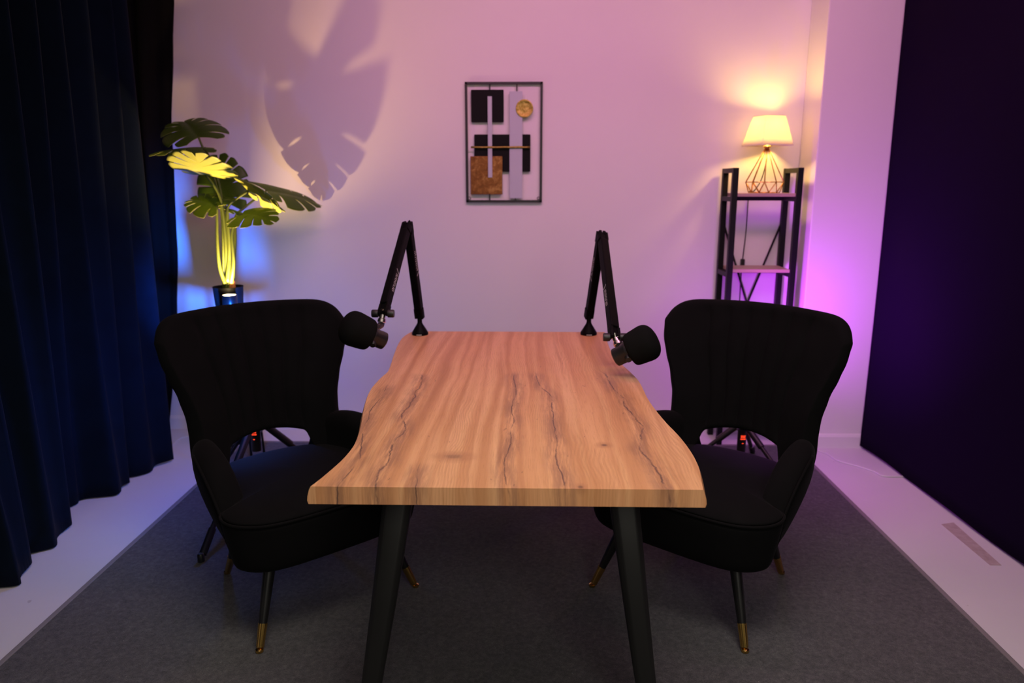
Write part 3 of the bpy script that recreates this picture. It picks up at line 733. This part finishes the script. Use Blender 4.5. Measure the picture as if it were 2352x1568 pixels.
def plant():
    P0 = V(-1.476, 3.55, 0); zt = .918; zb = .742
    # stand
    st = empty('plant_stand', P0, 0, 'slim black stand with round top holding the potted plant', 'plant stand')
    MB().lathe([(.150, .722), (.152, .725), (.152, .737), (.149, .7405)], 48).build('top_plate', M_STEEL, st, auto=40)
    for k in range(4):
        a = PI / 4 + k * PI / 2
        MB().tube([V(.085 * math.cos(a), .085 * math.sin(a), .724), V(.12 * math.cos(a), .12 * math.sin(a), .017)], .0065, 8).build('leg', M_STEEL, st)
    rg = [V(.112 * math.cos(2 * PI * k / 32), .112 * math.sin(2 * PI * k / 32), .17) for k in range(33)]
    MB().tube(rg, .005, 6, cap=False).build('ring', M_STEEL, st)
    # pot
    root = empty('potted_monstera', P0 + V(0, 0, zb), 0, 'tall potted monstera in a black pot by the left curtain', 'plant')
    o0 = P0 + V(0, 0, zb)
    pot = mat('black_plastic_pot', (.006, .006, .008), .6, spec=.2)
    local(MB().lathe([(.004, zb), (.056, zb + .0005), (.060, zb + .004), (.0715, zt - .004), (.0735, zt), (.0715, zt + .001), (.069, zt - .02), (.062, zt - .022)], 48, Matrix.Translation((P0.x, P0.y, 0)), cap=False).build('pot', pot, root, auto=40), o0)
    soil = mat('potting_soil', (.03, .018, .012), 1); t = NT(soil); t.bump(t.noise(t.obj(), 120, 4), 1, .01)
    local(MB().lathe([(.069, zt - .024), (.045, zt - .018), (.02, zt - .013), (.003, zt - .012)], 32, Matrix.Translation((P0.x, P0.y, 0))).build('soil', soil, root), o0)
    trunk = mat('brown_stump', (.42, .16, .05), .8)
    o = local(MB().tube(catmull([V(-1.452, 3.535, zt - .03), V(-1.45, 3.535, zt + .01), V(-1.445, 3.54, zt + .03)], 4), lambda t: lerp(.021, .013, t), 12).build('stump', trunk, root), o0); o['label'] = 'short brown stump in the pot'
    def stem(pts, r0=.0085, r1=.005):
        local(MB().tube(catmull(pts, 8), lambda t: lerp(r0, r1, t), 10).build('stem', M_STEM, root), o0)
    S0 = V(-1.476, 3.535, zt - .025)
    A1 = (-1.545, 3.520, 1.627); A2 = (-1.512, 3.500, 1.579); A3 = (-1.508, 3.480, 1.452); A4 = (-1.502, 3.660, 1.326); A5 = (-1.320, 3.500, 1.380); A6 = (-1.303, 3.700, 1.380); A7 = (-1.477, 3.500, 1.309); A8 = (-1.344, 3.460, 1.274); A9 = (-1.443, 3.530, 1.290)
    b = lambda dx, dy: S0 + V(dx, dy, 0)
    stem([b(-.015, 0), (-1.473, 3.530, 1.128), (-1.478, 3.550, 1.293), (-1.498, 3.550, 1.436), A1])
    stem([b(-.006, .012), (-1.477, 3.560, 1.125), (-1.472, 3.560, 1.293), (-1.488, 3.550, 1.457), A2])
    stem([b(0, -.012), (-1.458, 3.520, 1.108), (-1.460, 3.520, 1.294), (-1.472, 3.510, 1.376), A3], .0085, .0055)
    stem([b(.01, .015), (-1.466, 3.580, 1.124), (-1.481, 3.620, 1.249), A4])
    stem([b(.008, -.01), (-1.437, 3.510, 1.108), (-1.429, 3.500, 1.264), (-1.412, 3.500, 1.319), A5])
    stem([b(.022, .01), (-1.432, 3.570, 1.125), (-1.432, 3.600, 1.249), (-1.399, 3.630, 1.295), A6])
    stem([(-1.469, 3.500, 0.937), (-1.489, 3.500, 1.026), (-1.489, 3.500, 1.151), A7], .0095, .0065)
    stem([(-1.434, 3.490, 0.942), (-1.409, 3.480, 1.049), (-1.402, 3.470, 1.184), (-1.381, 3.470, 1.241), A8], .0085, .0055)
    stem([(-1.455, 3.500, 0.945), (-1.444, 3.520, 1.076), (-1.451, 3.530, 1.190), A9], .0125, .006)
    Lf = lambda A, T, N, W, **k: leaf(root, o0, A, T, N, W, **k)
    Lf(A1, (-1.706, 3.720, 1.739), (.12, -.55, .8), .15)
    Lf(A2, (-1.711, 3.400, 1.565), (.0, -.12, 1), .13, fold=.1)
    Lf(A3, (-1.462, 3.270, 1.524), (.0, .62, .8), .15, fold=.05, droop=-.1, cup=-.05)
    Lf(A4, (-1.541, 3.700, 1.543), (.05, -1, .15), .135, gap=.3)
    Lf(A5, (-1.144, 3.420, 1.321), (.5, .42, .75), .125, fold=.45)
    Lf(A6, (-1.143, 4.045, 1.326), (.2, -.48, .85), .155, droop=.1, sc=.42, nlobe=5, gap=.36, holes=-1)
    Lf(A7, (-1.618, 3.540, 1.355), (-.05, -.45, .88), .10, droop=.25)
    Lf(A8, (-1.177, 3.360, 1.272), (.12, -.5, .86), .11, droop=.3)
    Lf(A9, (-1.413, 3.620, 1.282), (.1, -.4, .9), .075)
    # uplight in front of the pot
    U = V(-1.424, 3.432, 0); u = empty('plant_uplight', U + V(0, 0, .741), 0, 'small black cylinder uplight glowing in front of the plant pot', 'spotlight')
    ub = MB().lathe([(.031, .0), (.032, .002), (.0335, .1), (.0345, .102), (.0345, .150), (.0335, .153), (.030, .153), (.0295, .146)], 36, cap=False).build('housing', mat('gloss_black_housing', (.008, .009, .012), .3, spec=.4), u, auto=40)
    MB().lathe([(.0293, .1505), (.02, .1525), (.004, .153)], 32).build('lamp_lens', mat('warm_lens', (1, .9, .6), .4, emit=(1, .74, .32), es=LENS), u)
    cab = MB().tube(catmull([V(-.028, .03, .045), V(-.05, .0, .07), V(-.07, -.02, .062), V(-.10, -.03, .03), V(-.14, -.04, -.03), V(-.17, -.04, -.2), V(-.18, -.02, -.5), V(-.17, .05, -.735)], 8), .0032, 8).build('cable', mat('white_cable', (.5, .5, .55), .5), u); cab['label'] = 'pale cable of the uplight'
    d0 = V(-.083, -.025, .047); d1 = V(-.118, -.034, .002)
    MB().tube([d0, lerp(d0, d1, .1), lerp(d0, d1, .9), d1], lambda t: [.003, .0065, .0065, .004][round(t * 3)], 12).build('cable_plug', M_BLACKPLASTIC, cab)
    l = D.lights.new('uplight_beam', 'SPOT'); l.energy = UPW; l.color = (1, .60, .24); l.spot_size = math.radians(122); l.spot_blend = 1.0; l.shadow_soft_size = .014
    lo = D.objects.new('uplight_beam', l); COL.objects.link(lo); lo.location = U + V(0, 0, .742 + .158); lo.rotation_euler = Vector((.02, .2, 1)).to_track_quat('-Z', 'Y').to_euler()
LENS = 60.; UPW = 60.
plant()

# ------------------------------------------------------------------ RGB tube lights on tripods
def tube_light(loc, rz, label, col, strength, z0, z1, a0, fr, hub, hz):
    root = empty('tube_light', loc, 0, label, 'studio light', 'colour tube lights behind the armchairs')
    mb = MB().lathe([(.012, hub - .025), (.02, hub - .02), (.024, hub), (.018, hub + .02), (.012, hub + .028), (.010, z0 + .01)], 20); mb.build('tripod_hub', M_BLACKPLASTIC, root, auto=40)
    for k in range(3):
        a = k * 2 * PI / 3 + a0; c, s_ = math.cos(a), math.sin(a); R = fr[k]
        q = lambda t: V(lerp(.018, R, t) * c, lerp(.018, R, t) * s_, lerp(hub, .012, t))
        lg = MB().tube([q(0), q(.06), q(.061), q(.33), q(.331), q(.80), q(.801), q(.97)], lambda t: (.010, .010, .016, .016, .0105, .0105, .015, .015)[round(t * 7)], 12)
        o = lg.build('tripod_leg', M_BLACKPLASTIC, root, auto=40)
        MB().lathe([(.008, .0005), (.013, .003), (.013, .03), (.009, .035)], 12, Matrix.Translation((R * c, R * s_, 0))).build('rubber_foot', M_BLACKPLASTIC, o, auto=40)
    O = V(0, 0, z0 - .125); Hd = Matrix.Translation((0, 0, hz))
    A = Matrix.Translation(O)
    A1 = A @ Matrix.Rotation(rz, 4, 'Z')
    h = MB().lathe([(.012, 0), (.021, .003), (.021, .118), (.023, .121), (.023, .125)], 28, Hd).build('handle', M_BLACKPLASTIC, root, auto=40)
    red = mat('red_readout', (.2, .01, .0), .5, emit=(1, .06, .02), es=1.3)
    mb = MB(); yy = -.0222
    for zz, hh, w in ((.098, .0015, .011), (.093, .0015, .011), (.088, .0015, .011), (.079, .0045, .012), (.058, .003, .004)): mb.box(-w, w, yy, yy + .003, zz, zz + hh, Hd)
    for xx in (-.009, -.002, .005): mb.box(xx, xx + .003, yy, yy + .003, .088, .099, Hd)
    o = mb.build('readout', red, h, smooth_=False); o['label'] = 'glowing red digits of the readout'
    em = mat('tube_glow', (.8, .8, .8), .5, emit=col, es=strength)
    Ln = (z1 - z0); n = 22
    arc = [(.0195 * math.cos(a), .0195 * math.sin(a)) for a in [math.radians(lerp(-15, 195, k / n)) for k in range(n + 1)]]
    mb = MB(); mb.rings([[A1 @ V(x, y, z) for x, y in arc] for z in (.127, .123 + Ln)])
    t = mb.build('diffuser', em, root, auto=40); t['label'] = 'glowing diffuser strip'
    arc = [(.0215 * math.cos(a), .0215 * math.sin(a)) for a in [math.radians(lerp(192, 348, k / n)) for k in range(n + 1)]]
    arc += [(.0175 * math.cos(a), .0175 * math.sin(a) - .002) for a in [math.radians(lerp(345, 195, k / n)) for k in range(n + 1)]]
    MB().rings([[A1 @ V(x, y, z) for x, y in arc] for z in (.124, .126 + Ln)]).build('casing', M_BLACKPLASTIC, root, auto=40)
    MB().lathe([(.021, .124 + Ln), (.0225, .126 + Ln), (.0225, .14 + Ln), (.018, .144 + Ln)], 24, A).build('end_cap', M_BLACKPLASTIC, root, auto=40)
BLUE = 260.; PURP = 85.
tube_light((-1.18, 3.0, .0095), 1.4, 'blue tube light on a small black tripod behind the left armchair', (.01, .165, 1), BLUE, .50, .66, -1.68, (.49, .40, .40), .40, .262)
tube_light((1.05, 3.42, .0095), -1.3, 'violet tube light on a small black tripod behind the right armchair', (.60, .04, 1), PURP, .44, .70, -1.0, (.33, .33, .33), .26, .108)

# ------------------------------------------------------------------ cords and tape on the floor
M_CORD = mat('white_cord', (.62, .62, .63), .5)
o = MB().tube(catmull([(1.529, 3.871, 0.004), (1.563, 3.790, 0.004), (1.602, 3.725, 0.004), (1.619, 3.625, 0.004), (1.680, 3.560, 0.004), (1.735, 3.486, 0.004), (1.760, 3.425, 0.004), (1.854, 3.421, 0.004), (1.972, 3.424, 0.004)], 8), .0052, 8).build('power_cord', M_CORD, None)
tag(o, 'white power cord snaking across floor from right armchair to black backdrop', 'cord')
o = MB().tube(catmull([(-1.897, 3.550, 0.004), (-1.931, 3.695, 0.004), (-1.958, 3.810, 0.004), (-1.961, 3.895, 0.004), (-1.913, 3.926, 0.004), (-1.801, 3.899, 0.004)], 8), .004, 8).build('power_cord', M_CORD, None)
tag(o, 'white power cord on floor between the left curtain and the left armchair', 'cord')
tp = mat('worn_brown_tape', (.36, .29, .27), .8); t = NT(tp); n = t.noise(t.obj(), 30, 5, .7); t.set('Base Color', t.mix(n, (.26, .20, .18), (.52, .46, .44)))
q = [(1.759, 2.909, 0.000), (1.820, 2.926, 0.000), (1.798, 2.568, 0.000), (1.755, 2.567, 0.000)]
o = MB().add([(*p[:2], .0003) for p in q] + [(*p[:2], .0012) for p in q], [(0, 1, 2, 3), (7, 6, 5, 4), (0, 4, 5, 1), (1, 5, 6, 2), (2, 6, 7, 3), (3, 7, 4, 0)]).build('tape_strip', tp, None, smooth_=False)
tag(o, 'worn brown tape strip stuck on the white floor beside the backdrop', 'tape')

# ------------------------------------------------------------------ lights
def area(name, loc, target, size, energy, col=(1, 1, 1), sy=None, spread=180):
    l = D.lights.new(name, 'AREA'); l.energy = energy; l.color = col; l.size = size
    if sy: l.shape = 'RECTANGLE'; l.size_y = sy
    l.spread = math.radians(spread)
    o = D.objects.new(name, l); COL.objects.link(o); o.location = loc
    o.rotation_euler = (Vector(target) - Vector(loc)).to_track_quat('-Z', 'Y').to_euler(); return o
area('ceiling_softbox', (.1, 1.25, 2.75), (.05, 1.95, .4), 1.4, 25, (1, .87, .79), 1.1, 120)
area('front_softbox', (.55, -.55, 1.8), (.1, 1.8, .3), 1.4, 20, (1, .93, .80), .9)
area('pink_wash', (.4, 2.4, 2.74), (.55, 4.1, 1.2), 2.6, 26, (1, .345, .67), .3, 150)
area('blue_beam', (-1.20, 3.032, .60), (-1.97, 4.08, 1.04), .05, 5.0, (.02, .17, 1), .12, 46)
area('violet_beam', (1.075, 3.445, .58), (1.83, 3.72, 1.08), .05, 7.0, (.60, .06, 1), .2, 120)
w = D.worlds.new('dim_room'); SC.world = w; w.use_nodes = True
w.node_tree.nodes['Background'].inputs[0].default_value = (.9, .8, .85, 1); w.node_tree.nodes['Background'].inputs[1].default_value = .03

# ------------------------------------------------------------------ camera
cam = D.cameras.new('camera'); co = D.objects.new('camera', cam); COL.objects.link(co); SC.camera = co
co.location = (0, 0, 1.41); cam.sensor_width = 36; cam.lens = 1680 / 2352 * 36; cam.clip_start = .02
co.rotation_euler = (PI / 2 - math.atan(361 / 1680), 0, math.radians(1.23))
cam.dof.use_dof = True; cam.dof.focus_distance = 2.05; cam.dof.aperture_fstop = 2.8
SC.view_settings.view_transform = 'Standard'; SC.view_settings.look = 'None'; SC.view_settings.gamma = 1; SC.view_settings.exposure = 0
SC.view_settings.use_curve_mapping = False
SC.cycles.use_denoising = True
try: SC.cycles.denoiser = 'OPENIMAGEDENOISE'
except Exception: pass
SC.cycles.max_bounces = 8; SC.cycles.diffuse_bounces = 4; SC.cycles.sample_clamp_indirect = 6
